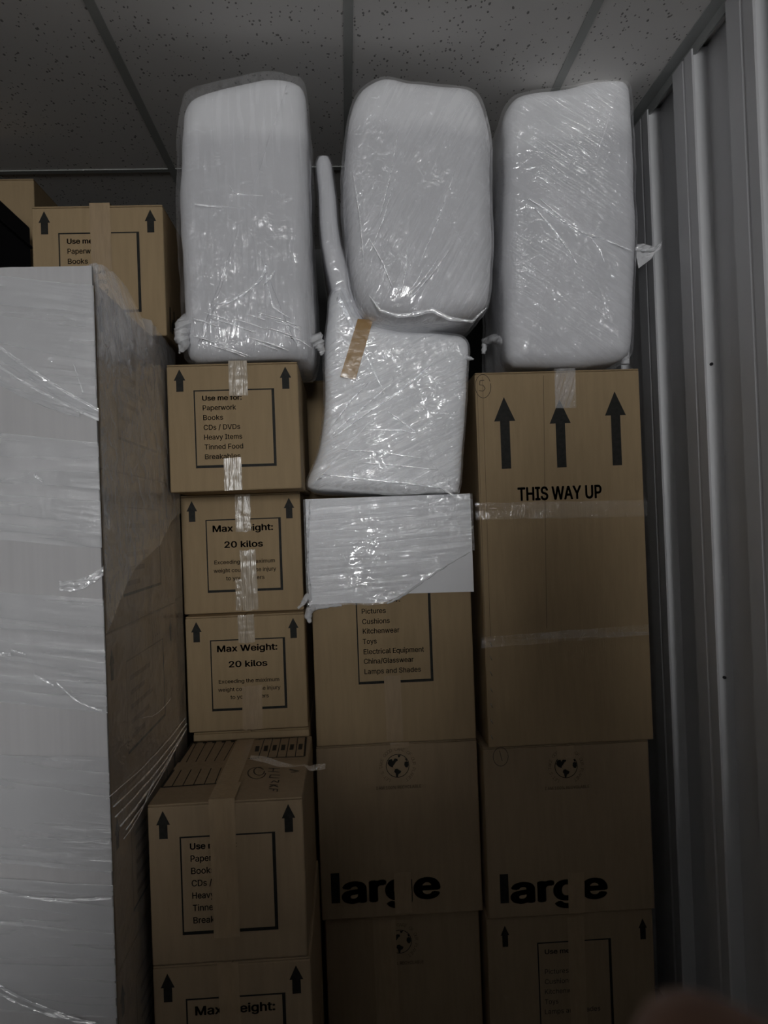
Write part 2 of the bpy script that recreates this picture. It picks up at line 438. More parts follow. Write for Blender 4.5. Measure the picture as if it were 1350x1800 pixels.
# ------------------------------------------------------------------ cardboard boxes
EPS = .0008
def tape(parent, pxs, Y, material=TAPE, wob=.0015, seed=0, name='tape_strip', top=None, bottom=None):
    """strip on the front face; pxs = (x left, x right, y top, y bottom) in the photograph; may fold over the top"""
    xl, xr, yt, yb = pxs
    a = at(xl, yt, Y); c = at(xr, yt, Y); d = at(xl, yb, Y)
    x0, x1, z1, z0 = a.x, c.x, a.z, d.z
    rnd = random.Random(seed * 7 + 3)
    if top is not None: z1 = top
    nv = 24; nu = 6; b = MB()
    lean = rnd.uniform(-.003, .003)
    def fn(u, v):
        z = z0 + (z1 - z0) * v
        ex = .0022 * noise.noise(Vector((u * 5 + seed, v * 9, 1.3))) * (1 if 0 < v < 1 else 1)
        zz = z + (.004 * noise.noise(Vector((u * 6, seed * 3.1, 0))) if v == 0 or (v == 1 and top is None) else 0)
        off = .0012 + wob * abs(noise.noise(Vector((u * 4, v * 5 + seed, 4))))
        return Vector((x0 + (x1 - x0) * u + ex * .4 + lean * v, Y - off, zz))
    b.grid(fn, nu, nv)
    if top is not None:
        b.grid(lambda u, v: Vector((x0 + (x1 - x0) * u + lean, Y - .0012 + .10 * v, top + .0058)), 4, 4)
        b.grid(lambda u, v: Vector((x0 + (x1 - x0) * u + lean, Y - .0012, top + .0058 * v)), 4, 1)
    return b.build(name, material, parent)

def carton(label, x0, x1, y0, y1, z0, z1, printer=None, group=None, cat='box', card=CARD, parent=None, name='cardboard_box', flaps=True, kids=None):
    if parent is None: t = thing(name, label, cat, ((x0 + x1) / 2, (y0 + y1) / 2, z0), group)
    else: t = parent
    b = MB(); ft = .0045 if flaps else 0.
    b.box(x0, x1, y0, y1, z0 + (.001 if parent is None else .001), z1 - ft, 0, bev=.0035)
    if printer: printer(b, x0, x1, y0, z0, z1)
    body = b.build('box_shell' if parent is None else name, [card, INK, PALEINK, PENCIL], t)
    if flaps:
        xm = (x0 + x1) / 2
        for a, c in ((x0 + .001, xm - .001), (xm + .001, x1 - .001)):
            f = MB(); f.box(a, c, y0 + .001, y1 - .001, z1 - ft + .0004, z1 - .0002, 0, bev=.0012, seg=1)
            f.build('flap', card, t)
    return t, body

def print_use(b, x0, x1, y, z0, z1):
    W = x1 - x0; H = z1 - z0; y -= EPS
    X = lambda u: x0 + u * W
    Z = lambda v: z1 - v * H
    for u in (.098, .905): arrow(b, X(u), Z(.038), .175 * H, .088 * W, .054 * W, .088 * H, y)
    frame(b, X(.200), X(.815), Z(.815), Z(.205), .010 * W, .021 * W, y)
    for i, (s, wd, bd) in enumerate((('Use me for:', .297, .026), ('Paperwork', .252, .012), ('Books', .150, .012), ('CDs / DVDs', .276, .012),
                                 ('Heavy Items', .288, .012), ('Tinned Food', .292, .012), ('Breakables', .268, .012))):
        text(b, s, X(.266 + .001 * i), Z(.287 + .0765 * i), wd * W, .040 * H, y, 1, bd)
def print_max(b, x0, x1, y, z0, z1):
    W = x1 - x0; H = z1 - z0; y -= EPS
    X = lambda u: x0 + u * W
    Z = lambda v: z1 - v * H
    for u in (.092, .905): arrow(b, X(u), Z(.045), .175 * H, .088 * W, .054 * W, .088 * H, y)
    frame(b, X(.202), X(.832), Z(.822), Z(.208), .010 * W, .021 * W, y)
    text(b, 'Max Weight:', X(.262), Z(.312), .500 * W, .057 * H, y, 1, .024)
    text(b, '20 kilos', X(.355), Z(.448), .318 * W, .055 * H, y, 1, .024)
    text(b, 'Exceeding the maximum', X(.265), Z(.585), .505 * W, .033 * H, y, 1, .011)
    text(b, 'weight could cause injury', X(.258), Z(.655), .520 * W, .033 * H, y, 1, .011)
    text(b, 'to your movers', X(.358), Z(.722), .320 * W, .033 * H, y, 1, .011)

E_ = EYE
GB = 'small removal boxes stacked by the white wrapped pallet'
# column of small boxes, from the top down
B1, B1b = carton('small cardboard box listing paperwork and books, a wrapped bundle standing on top of it', -.436, -.108, 1.95, 2.41, E_ + .089, E_ + .411, print_use, GB)
B2, _ = carton('small box printed max weight 20 kilos, crinkled tape hiding the middle of its words', -.454, -.125, 2.15, 2.61, E_ - .240, E_ + .089, print_max, GB)
B3, _ = carton('small box printed max weight 20 kilos, both headline words clear below a short tape', -.442, -.122, 2.10, 2.56, E_ - .552, E_ - .240, print_max, GB)
B4, B4b = carton('small box set forward, its printed taped top showing, listing paperwork and books in front', -.431, -.111, 1.62, 2.078, E_ - .902, E_ - .570, print_use, GB, card=CARD2)
B5, _ = carton('lowest small box in view, printed max weight, beneath the box with printed top', -.431, -.106, 1.62, 2.08, E_ - 1.236, E_ - .902, print_max, GB, card=CARD2)
carton('plain small cardboard box on the floor at the foot of the small box column', -.431, -.106, 1.63, 2.09, 0, E_ - 1.236, None, GB, card=CARD2)
# the two deeper boxes that carry the set back half of the column
for zz0, zz1 in ((E_ - 1.08, E_ - .552), (0, E_ - 1.08)):
    carton('plain small box behind the forward boxes, carrying the set back column', -.43, -.12, 2.10, 2.56, zz0, zz1, None, GB)
tape(B1, (401, 434, 637, 696), 1.95, TAPEW, seed=1, top=E_ + .411)
tape(B1, (393, 424, 805, 862), 1.95, TAPEW, seed=2)
tape(B2, (412, 439, 869, 935), 2.15, TAPEW, .003, seed=3)
tape(B2, (423, 451, 967, 1073), 2.15, TAPEW, .003, seed=4)
tape(B2, (413, 424, 1018, 1073), 2.15, TAPEW, .003, seed=5)
tape(B3, (418, 447, 1081, 1130), 2.10, TAPEW, seed=6)
tape(B3, (424, 459, 1206, 1283), 2.10, TAPE, seed=7)
tape(B4, (368, 414, 1408, 1650), 1.62, TAPE, seed=8, top=E_ - .570)
tape(B5, (384, 421, 1693, 1830), 1.62, TAPE, seed=9)

# printed contents tables, handwriting and tape on the top of the forward box
def top_print(b, zt):
    def q(x, y):
        p = atz(280 + x / 4.5, 1260 + y / 4.5, zt); p.y = min(p.y, 2.072); p.x = max(p.x, -.427); return p
    def line(p, r, wd, m=1):
        a, c = q(*p), q(*r); d = (c - a).normalized(); nrm = Vector((-d.y, d.x, 0)) * wd / 2
        b.poly([a - nrm, c - nrm, c + nrm, a + nrm], m)
    lerp = lambda a, c, t: (a[0] + (c[0] - a[0]) * t, a[1] + (c[1] - a[1]) * t)
    line((245, 142), (645, 130), .004); line((245, 142), (130, 362), .006)
    for i in range(1, 6):
        t = i / 5.2
        line(lerp((265, 142), (645, 130), t), lerp((140, 362), (525, 345), t), .0022)
        p = lerp((240, 165), (615, 150), t); r_ = lerp((215, 215), (600, 200), t)
        line(p, r_, .010)
        line(lerp(p, (0, 0), 0), (p[0] - 18, p[1]), .003)
    line((95, 420), (5, 560), .006); line((5, 558), (460, 526), .006)
    for i in range(1, 6):
        t = i / 5
        line(lerp((95, 425), (490, 402), t), lerp((15, 556), (440, 527), t), .0022)
    line((785, 122), (1172, 100), .003); line((1172, 100), (1148, 312), .005); line((1148, 312), (705, 330), .004)
    for i in range(0, 6):
        t = i / 6.
        if i: line(lerp((790, 122), (1172, 100), t), lerp((710, 330), (1148, 312), t), .0022)
        t += .07
        line(lerp((785, 140), (1168, 120), t), lerp((775, 180), (1160, 160), t), .009)
        line(lerp((750, 232), (1160, 212), t), lerp((742, 275), (1153, 255), t), .010)
    # pen: a ringed figure and letters written across the flap
    el = [(770 + 70 * math.cos(a), 445 + 45 * math.sin(a)) for a in [i * .33 for i in range(18)]]
    for a, c in zip(el, el[1:]): line(a, c, .003, 3)
    el = [(790 + 42 * math.cos(a), 430 + 32 * math.sin(a)) for a in [i * .4 for i in range(14)]]
    for a, c in zip(el, el[1:]): line(a, c, .003, 3)
    P = [[(865, 405), (955, 410)], [(905, 408), (900, 432)], [(860, 432), (950, 437)],
         [(955, 462), (880, 458)], [(880, 458), (872, 480)], [(872, 480), (950, 484)],
         [(945, 500), (940, 520)], [(940, 520), (905, 505)], [(905, 505), (885, 522)],
         [(940, 540), (872, 536)], [(905, 538), (940, 556)], [(905, 538), (870, 556)],
         [(935, 572), (868, 568)], [(935, 572), (932, 592)], [(905, 571), (903, 586)]]
    for a, c in P: line(a, c, .0032, 3)
    line((1030, 415), (1105, 430), .006, 3); line((1040, 438), (1085, 436), .004, 3)
b = MB(); top_print(b, E_ - .570 + .0006)
b.build('contents_table', [CARD2, INK, PALEINK, PENCIL], B4)['label'] = 'dark printed contents tables and handwriting on the top flaps'
b = MB()
def f_(u, v):
    p = atz(368 + 40 * u, 1405, E_ - .57); q = atz(425 + 28 * u, 1284, E_ - .57)
    r_ = p.lerp(q, v); return Vector((r_.x, min(r_.y, 2.075), E_ - .570 + .0012))
b.grid(f_, 4, 12); b.build('tape_strip', TAPE, B4)
# loose end of clear tape lifting off the top
b = MB()
pts = [(440, 1334, .003), (466, 1338, .012), (490, 1346, .016), (515, 1350, .018), (535, 1348, .022), (545, 1354, .024), (556, 1352, .026), (572, 1350, .03)]
def f_(u, v):
    k = v * (len(pts) - 1); i = min(int(k), len(pts) - 2); f = k - i
    a, c = pts[i], pts[i + 1]
    x = a[0] + (c[0] - a[0]) * f; y = a[1] + (c[1] - a[1]) * f; h = a[2] + (c[2] - a[2]) * f
    tw = math.sin(v * 9) * .5
    p = atz(x, y, E_ - .57 + h)
    return p + Vector((0, (u - .5) * .03 * math.cos(tw), (u - .5) * .012 * math.sin(tw) + .004))
b.grid(f_, 4, 40); b.build('loose_tape', CTAPE2, B4)

# small box lying high on the wrapped pallet
UL, _ = carton('small box listing paperwork and books, lying high on the wrapped pallet near the ceiling', -.756, -.432, 1.95, 2.36, E_ + .484, E_ + .816, print_use, GB)
tape(UL, (158, 194, 359, 476), 1.95, TAPE, seed=11, top=E_ + .816)
b = MB()                              # a printed word seen edge on, on the long side
for k in range(5):
    y0 = 1.99 + k * .045
    stroke(b, [(0, 0), (0, 0)], .01, 0)
    for (dy, z0, z1) in ((0, .02, .085), (.018, .02, .05), (.03, .03, .06)):
        b.poly([(-.4312, y0 + dy, E_ + .484 + z0), (-.4312, y0 + dy + .009, E_ + .484 + z0), (-.4312, y0 + dy + .009, E_ + .484 + z1), (-.4312, y0 + dy, E_ + .484 + z1)], 0)
b.build('side_print', INK, UL)

# middle column -------------------------------------------------------------
GL = 'large removal boxes in the two taller columns'
def globe(b, px, py, Y, rpx, clip=None):
    c = at(px, py, Y); y = Y - EPS; k = Y / F; R = rpx * k
    for a, d in zip(ell(c.x, c.z, R, R, n=40), ell(c.x, c.z, R, R, n=40)[1:]):
        if clip and max(a[0], d[0]) < clip: continue
        stroke(b, [a, d], .0018, y)
    land = [[(-.88, .25), (-.78, .55), (-.5, .62), (-.4, .42), (-.25, .66), (0, .62), (.02, .45), (-.12, .38), (-.28, .15), (-.4, .02), (-.5, -.02), (-.42, -.12), (-.6, -.06), (-.74, .04)],
            [(-.55, -.05), (-.4, -.14), (-.25, -.26), (-.3, -.2), (-.48, -.08)],
            [(-.25, -.28), (-.05, -.25), (.08, -.35), (.3, -.48), (.2, -.66), (.05, -.72), (-.02, -.98), (-.15, -.98), (-.14, -.72), (-.32, -.5)],
            [(.02, .93), (.3, .93), (.22, .78), (.1, .72)],
            [(.62, .3), (.8, .36), (.93, .28), (.96, .0), (.85, -.2), (.68, -.15), (.58, .05)],
            [(.66, .62), (.78, .58), (.86, .42), (.74, .4)]]
    for L in land:
        pts = [(c.x + x * R, y, c.z + z * R) for x, z in L]
        if clip and min(p[0] for p in pts) < clip: continue
        bm = bmesh.new(); vs = [bm.verts.new(p) for p in pts]; f = bm.faces.new(vs)
        r_ = bmesh.ops.triangulate(bm, faces=[f]); bm.verts.index_update()
        b.add([v.co.copy() for v in bm.verts], [[v.index for v in q.verts] for q in bm.faces], 1); bm.free()
    ring_text(b, "LET'S TAKE GOOD CARE OF OUR PLANET", c.x, c.z, R * 1.33, 5.5 * k, y, math.radians(238), math.radians(-58), 2 if not clip else 2)
    text(b, 'I AM 100% RECYCLABLE', c.x - 39 * k, c.z - 40 * k, 79 * k, 5.5 * k, y, 2, .01)
def large_word(b, px, py, Y, wpx, hpx):
    k = Y / F; x_, z_ = xz(px, py, Y)
    rect(b, x_, x_ + 15 * k, z_, z_ + hpx * 1.04 * k, Y - EPS, 1)
    text(b, 'arge', x_ + 22 * k, z_, (wpx - 22) * k, hpx * k, Y - EPS, 1, .036)
def print_pict(b, x0, x1, Y, z0, z1):
    y = Y - EPS; k = Y / F
    a = at(624.5, 1040, Y); c = at(764, 1197, Y)
    frame(b, a.x, c.x - .003, c.z, a.z + .001, .0034, .0075, y)
    text(b, 'Use me for:', *xz(635, 1060, Y), 68 * k, 8.5 * k, y, 1, .022)
    for s, x, yb, xr, yr in (('Pictures', 636, 1079, 678, 0), ('Cushions', 637, 1097, 685, 0), ('Kitchenwear', 638, 1114, 702, 0), ('Toys', 638, 1132, 662, 0),
                      ('Electrical Equipment', 639.5, 1150, 745.5, 0), ('China/Glasswear', 640, 1167, 727, 0), ('Lamps and Shades', 641, 1185, 740, 0)):
        x_, z_ = xz(x, yb, Y); text(b, s, x_, z_, (xr - x) * k, 9 * k, y, 1, .012)
    arrow(b, x0 + .05, z1 - .02, .06, .03, .018, .03, y); arrow(b, x1 - .05, z1 - .02, .06, .03, .018, .03, y)
PB, _ = carton('large cardboard box listing pictures and cushions, upper half under a white wrapped cover', -.104, .347, 2.17, 2.63, E_ - .627, E_ + .066, print_pict, GL)
tape(PB, (676, 705, 1188, 1303), 2.17, TAPE, seed=12)
def print_large1(b, x0, x1, Y, z0, z1):
    k = Y / F; globe(b, 699, 1346, Y, 20)
    large_word(b, 583, 1588, Y, 187, 50)
L1, _ = carton('large box with clear globe emblem and word large, carrying the box listing pictures', -.107, .349, 2.18, 2.64, E_ - 1.117, E_ - .629, print_large1, GL, card=CARD2)
tape(L1, (692, 722, 1535, 1606), 2.18, TAPE, seed=13)
tape(L1, (686, 718, 1304, 1316), 2.18, TAPE, seed=14)
def print_large2(b, x0, x1, Y, z0, z1):
    globe(b, 703, 1655, Y, 20)
    large_word(b, 592, 1880, Y, 187, 50)
L2, _ = carton('large box at the bottom, its globe emblem half hidden by a wide tape', -.100, .340, 2.20, 2.66, 0, E_ - 1.117, print_large2, GL, card=CARD2)
tape(L2, (656, 696, 1613, 1860), 2.20, TAPE, seed=15)

# tall column ---------------------------------------------------------------
def print_tall(b, x0, x1, Y, z0, z1):
    y = Y - EPS; k = Y / F
    for px, t_, bt in ((884.5, 698, 825.5), (982, 702, 823.5), (1079, 688, 820.5)):
        c = at(px + 1, t_, Y); arrow(b, c.x, c.z, (bt - t_) * k, 38 * k, 17 * k, 43 * k, y)
    x_, z_ = xz(911, 880, Y); text(b, 'THIS WAY UP', x_, z_, 150 * k, 24.5 * k, y, 1, .028)
    c = at(849, 679, Y); s5 = ell(c.x, c.z, .022, .033, .4, 6.5); stroke(b, s5, .0016, y, 3)
    stroke(b, [(c.x - .008, c.z + .016), (c.x - .010, c.z + .004), (c.x, c.z + .003), (c.x + .006, c.z - .006), (c.x, c.z - .014), (c.x - .012, c.z - .012)], .0018, y, 3)
    stroke(b, [(c.x - .008, c.z + .016), (c.x + .004, c.z + .017)], .0018, y, 3)
    stroke(b, [(xz(955, 660, Y)), (xz(961, 1105, Y))], .0014, y, 2)
    stroke(b, [(xz(848, 662, Y)), (xz(862, 1120, Y))], .0011, y, 2)
    stroke(b, [(xz(838, 662, Y)), (xz(853, 1120, Y))], .0010, y, 2)
TB, _ = carton('tall cardboard carton printed THIS WAY UP under three big arrows', .374, .842, 2.13, 2.62, E_ - .643, E_ + .404, print_tall, GL)
tape(TB, (973, 1010, 652, 718), 2.13, CTAPE2, .004, seed=21, top=E_ + .404, name='clear_tape')
def band(parent, pa, pb, h0, Y, m, seed, name):
    b = MB(); A = at(*pa, Y); B = at(*pb, Y)
    def fn(u, v):
        p = A.lerp(B, u)
        return Vector((p.x, Y - .0016 - .003 * abs(noise.noise(Vector((u * 14, v * 2, seed)))), p.z - h0 * v + .0025 * noise.noise(Vector((u * 9, seed, v)))))
    b.grid(fn, 40, 8); return b.build(name, m, parent)
band(TB, (835, 884), (1137, 879), .047, 2.13, CTAPE, 3., 'clear_tape')
band(TB, (845, 1120), (1141, 1097), .030, 2.13, CTAPE3, 5., 'clear_tape')
for k, py in enumerate((1132, 1157, 1184, 1213, 1240, 1268, 1296)):
    p = at(862.5 + k * .35, py, 2.13); s = MB()
    s.tube([(p.x - .003, 2.131, p.z + .006), (p.x - .0025, 2.128, p.z + .0055), (p.x + .0025, 2.1275, p.z - .0055), (p.x + .003, 2.131, p.z - .006)], .0011, 6)
    s.build('staple', STEEL, TB)
def print_largeR(b, x0, x1, Y, z0, z1):
    k = Y / F; globe(b, 995, 1347, Y, 20)
    large_word(b, 880, 1588, Y, 188, 49)
    c = at(880, 1330, Y); stroke(b, ell(c.x, c.z, .021, .026, .3, 6.5), .0016, Y - EPS, 3)
    stroke(b, [(c.x - .003, c.z + .017), (c.x + .004, c.z - .012)], .0018, Y - EPS, 3)
R1, _ = carton('large box with the word large, directly beneath the tall THIS WAY UP carton', .358, .828, 2.135, 2.62, E_ - 1.118, E_ - .643, print_largeR, GL, card=CARD2)
tape(R1, (997, 1026, 1535, 1606), 2.135, TAPE, seed=22)
tape(R1, (979, 1010, 1312, 1336), 2.135, TAPE, seed=23)
def print_largeB(b, x0, x1, Y, z0, z1):
    y = Y - EPS; k = Y / F
    for px, py in ((887, 1627), (1129, 1614)):
        c = at(px, py, Y); arrow(b, c.x, c.z, 37 * k, 15 * k, 10 * k, 17 * k, y)
    a = at(944, 1657, Y); c = at(1082, 1830, Y); frame(b, a.x, c.x - .002, c.z, a.z, .0034, .0075, y)
    for i, s in enumerate(('Use me for:', 'Bedding', 'Pictures', 'Cushions', 'Kitchenwear', 'Toys', 'Lamps and Shades')):
        if i > 0 and i < 2: continue
        x_, z_ = xz(958, 1677 + 17.6 * i, Y); text(b, s, x_, z_, (68, 44, 42, 48, 64, 24, 99)[i] * k, 8.5 * k, y, 1, .02 if i == 0 else .006)
R2, _ = carton('dim large box with two arrows at the foot of the column by the steel wall', .352, .826, 2.15, 2.63, 0, E_ - 1.118, print_largeB, GL, card=CARD2)
tape(R2, (996, 1025, 1612, 1830), 2.15, TAPE, seed=24)
# cardboard seen in the slot behind the wrapped chair
carton('plain box in the dark slot between the small boxes and the wrapped chair', -.16, .30, 2.70, 3.2, 0, E_ + .50, None, None)

# ------------------------------------------------------------------ white wrapped pallet at the left
WX, WY = -.447, 1.425
wp = thing('wrapped_pallet', 'tall stack of cartons behind a white sheet, all bound in stretch film', 'wrapped stack', (-.9, 1.9, 0))
b = MB()
for yy in (1.46, 1.9, 2.7): b.box(-1.38, -.46, yy, yy + .09, 0, .09)
for k in range(6):
    y0 = 1.46 + k * .245; b.box(-1.38, -.46, y0, y0 + .12, .09, .112)
b.build('pallet_base', WOOD, wp)
lev = [.112, .46, .78, E_ - .515, E_ - .195, E_ + .118, E_ + .472]
def side_print(b, x, y0, y1, z0, z1):
    """arrows, box outline and a scrawl on the long side that faces +X"""
    X = x + EPS; H = z1 - z0; L = y1 - y0
    def r_(ya, yb, za, zb, m=1): b.poly([(X, ya, za), (X, yb, za), (X, yb, zb), (X, ya, zb)], m)
    for yc in (y0 + .05, y1 - .075):
        zt = z1 - .03
        b.poly([(X, yc - .016, zt - .03), (X, yc + .016, zt - .03), (X, yc, zt)], 1); r_(yc - .009, yc + .009, zt - .06, zt - .03)
    a, c = y0 + .14, y1 - .155; zl, zh = z0 + .19 * H, z1 - .22 * H
    r_(a, c, zl, zl + .006); r_(a, c, zh - .003, zh, 2); r_(a, a + .004, zl, zh, 2); r_(c - .007, c, zl, zh)
    for i in range(5): r_(a + .03, a + .03 + (.16, .11, .18, .14, .1)[i], zh - .045 - i * .03, zh - .035 - i * .03, 2)
    for i in range(4):
        yy = c - .10 + i * .02
        r_(yy, yy + .003, zh - .01, zh + .045, 2); r_(yy, yy + .012, zh + .015, zh + .018, 2)
for a, c in zip(lev, lev[1:]):
    b = MB(); b.box(-.905, -.456, 1.445, 2.06, a + .001, c - .001, 0, bev=.004)
    side_print(b, -.456, 1.445, 2.06, a, c)
    b.build('carton', [CARD2, INK, PALEINK, PENCIL], wp)
for (xa, xb, ya, yb) in ((-1.38, -.91, 1.445, 2.06), (-1.38, -.475, 2.065, 2.86)):
    for a, c in ((.112, E_ - .195), (E_ - .195, E_ + .472)):
        b = MB(); b.box(xa, xb, ya, yb, a + .001, c - .001, 0, bev=.004); b.build('carton', CARD2, wp)
# stiff white sheet on the front
b = MB()
def f_(u, v):
    x = -1.40 + (WX + 1.40) * u; z = .10 + (E_ + .485 - .10) * v
    if v == 1: z += .0012 * noise.noise(Vector((x * 30, 2, 2)))
    return Vector((x, WY + .004 * noise.noise(Vector((x * 2.5, z * 2.0, 9))), z))
b.grid(f_, 40, 60); b.grid(lambda u, v: f_(u, v) + Vector((0, .008, 0)), 40, 60, flip=True)
b.grid(lambda u, v: f_(1, u) + Vector((0, .008 * v, 0)), 60, 1, smooth=False)
b.grid(lambda u, v: f_(u, 1) + Vector((0, .008 * v, 0)), 40, 1, smooth=False)
b.build('cover_sheet', FOAMG, wp)
# film over the long side, standing up in a crumpled lip above the cartons
b = MB()
def f_(u, v):
    y = WY + .006 + (2.085 - WY) * u
    lip = .05 * math.sin(math.pi * min(1, max(0, (y - 1.43) / .42))) ** .8
    top = E_ + .484 + lip - .012 * max(0, (y - 1.9) / .2) + .004 * noise.noise(Vector((y * 28, 1, 7)))
    z = .12 + (top - .12) * v
    wob = .0035 * noise.noise(Vector((y * 7, z * 4, 1))) + .004 * noise.noise(Vector((y * 24 + z * 14, z * 5 - y * 8, 5))) * max(0, v - .55) * 2
    flop = -.02 * max(0, (v - .965) / .035) * (1 if lip > .01 else 0)
    return Vector((WX + .002 + min(.006, abs(wob)) * (1 - .4 * u) + flop, y, z))
b.grid(f_, 70, 150); b.build('film_wrap', FILM_S, wp)
b = MB()
def g_(u, v):
    low_ = .66 + .02 * noise.noise(Vector((u * 3, 3, 1))) + .12 * u
    p = f_(u, low_ + (1 - low_) * v); p.x += .0025 + .0015 * abs(noise.noise(Vector((u * 30, v * 14 + u * 20, 2)))); p.z += .002 * v
    return p
b.grid(g_, 90, 60); b.build('film_overlap', FILM_L, wp)
# bunched ropes of film slanting down the side
def onside(px, py, off):
    r = ray(px, py); t_ = (WX + off) / r[0]; return Vector((WX + off, r[1] * t_, r[2] * t_ + EYE))
for k, (pa, pb, wd) in enumerate((((326, 1262), (188, 1404), .0016), ((328, 1272), (200, 1418), .0026), ((328, 1281), (203, 1436), .0022), ((324, 1288), (212, 1452), .0030),
                              ((316, 1300), (222, 1458), .0020), ((270, 1372), (218, 1474), .0013), ((300, 1228), (250, 1262), .0010))):
    A, B_ = onside(*pa, .008), onside(*pb, .007)
    s_ = MB(); s_.tube([A.lerp(B_, i / 13) + Vector((0, 0, -.012 * math.sin(math.pi * i / 13) + .002 * noise.noise(Vector((i * .5, k, 0))))) for i in range(14)],
                     [wd * (.6 + .6 * abs(noise.noise(Vector((i * .6, k * 3., 0))))) for i in range(14)], 6)
    s_.build('film_rope', FILM_P, wp)
# overlapping bands of film round the front
for k, (ya, yb, za, zb) in enumerate(((487, 682, 505, 735), (762, 950, 780, 963), (1040, 1233, 1053, 1252), (1325, 1515, 1330, 1530), (1543, 1775, 1552, 1785))):
    zl0, zl1 = at(0, ya, WY).z, at(0, yb, WY).z; zr0, zr1 = at(185, za, WY).z, at(185, zb, WY).z
    xl, xr = at(0, ya, WY).x, WX
    sl0 = (zr0 - zl0) / (at(185, za, WY).x - xl); sl1 = (zr1 - zl1) / (at(185, zb, WY).x - xl)
    b = MB()
    def f_(u, v):
        x = -1.40 + (WX + 1.404) * u; s0 = zl0 + sl0 * (x - xl); s1 = zl1 + sl1 * (x - xl)
        z = s1 + (s0 - s1) * v
        z += .003 * noise.noise(Vector((x * 9, v * 3 + k, 4))) * (1 if v in (0, 1) else 0)
        return Vector((x, WY - .0062 - .0016 * noise.noise(Vector((x * 6 + z * 3, z * 9, k))), z))
    b.grid(f_, 60, 26); b.build('film_band', FILM_B, wp)
# the two creased ropes of film crossing the upper front, and one low down
def rope(pa, pb, wd, k, m=FILM_P, sag=.01):
    A, B = at(*pa, WY - .008), at(*pb, WY - .008); b = MB()
    def fn(u, v):
        p = A.lerp(B, u); e = wd * (1 + .35 * noise.noise(Vector((u * 5, k, 0))))
        return Vector((p.x, WY - .009 - .003 * noise.noise(Vector((u * 7, v * 6, k))), p.z + (v - .5) * e - sag * math.sin(u * math.pi)))
    b.grid(fn, 50, 6); return b.build('film_crease', m, wp)
rope((-60, 562), (174, 722), .007, 1, FILM_P); rope((-60, 578), (174, 730), .016, 2, FILM_B); rope((-60, 604), (174, 738), .006, 10, FILM_P); rope((-40, 648), (140, 728), .012, 3, FILM_B)
rope((-20, 1722), (170, 1800), .007, 4); rope((-20, 1736), (150, 1796), .005, 5); rope((-40, 1120), (20, 1150), .006, 6)
rope((100, 1200), (180, 1248), .004, 7); rope((-20, 1563), (195, 1578), .005, 8); rope((105, 1030), (182, 1003), .018, 9)
for k, (pa, pb, wd) in enumerate((((60, 1185), (95, 1205), .004), ((20, 1142), (45, 1150), .003), ((130, 640), (146, 690), .004), ((60, 835), (75, 846), .006))):
    rope(pa, pb, wd, 20 + k, sag=.0)

# things behind the pallet, high on its top
carton('plain cardboard box on the wrapped pallet, close under the ceiling behind the black case', -1.36, -.943, 2.46, 2.82, E_ + .474, E_ + 1.118, None, None)
t = thing('black_case', 'black case standing on the wrapped pallet beside the box near the ceiling', 'case', (-1.16, 2.05, E_ + .474))
b = MB(); b.box(-1.38, -.918, 1.72, 2.36, E_ + .476, E_ + .925, 0, bev=.008, seg=3); b.build('case_shell', BLACK, t)
b = MB(); b.box(-1.385, -.913, 1.715, 2.365, E_ + .86, E_ + .866, 0, bev=.002); b.build('lid_seam', BLACK, t)

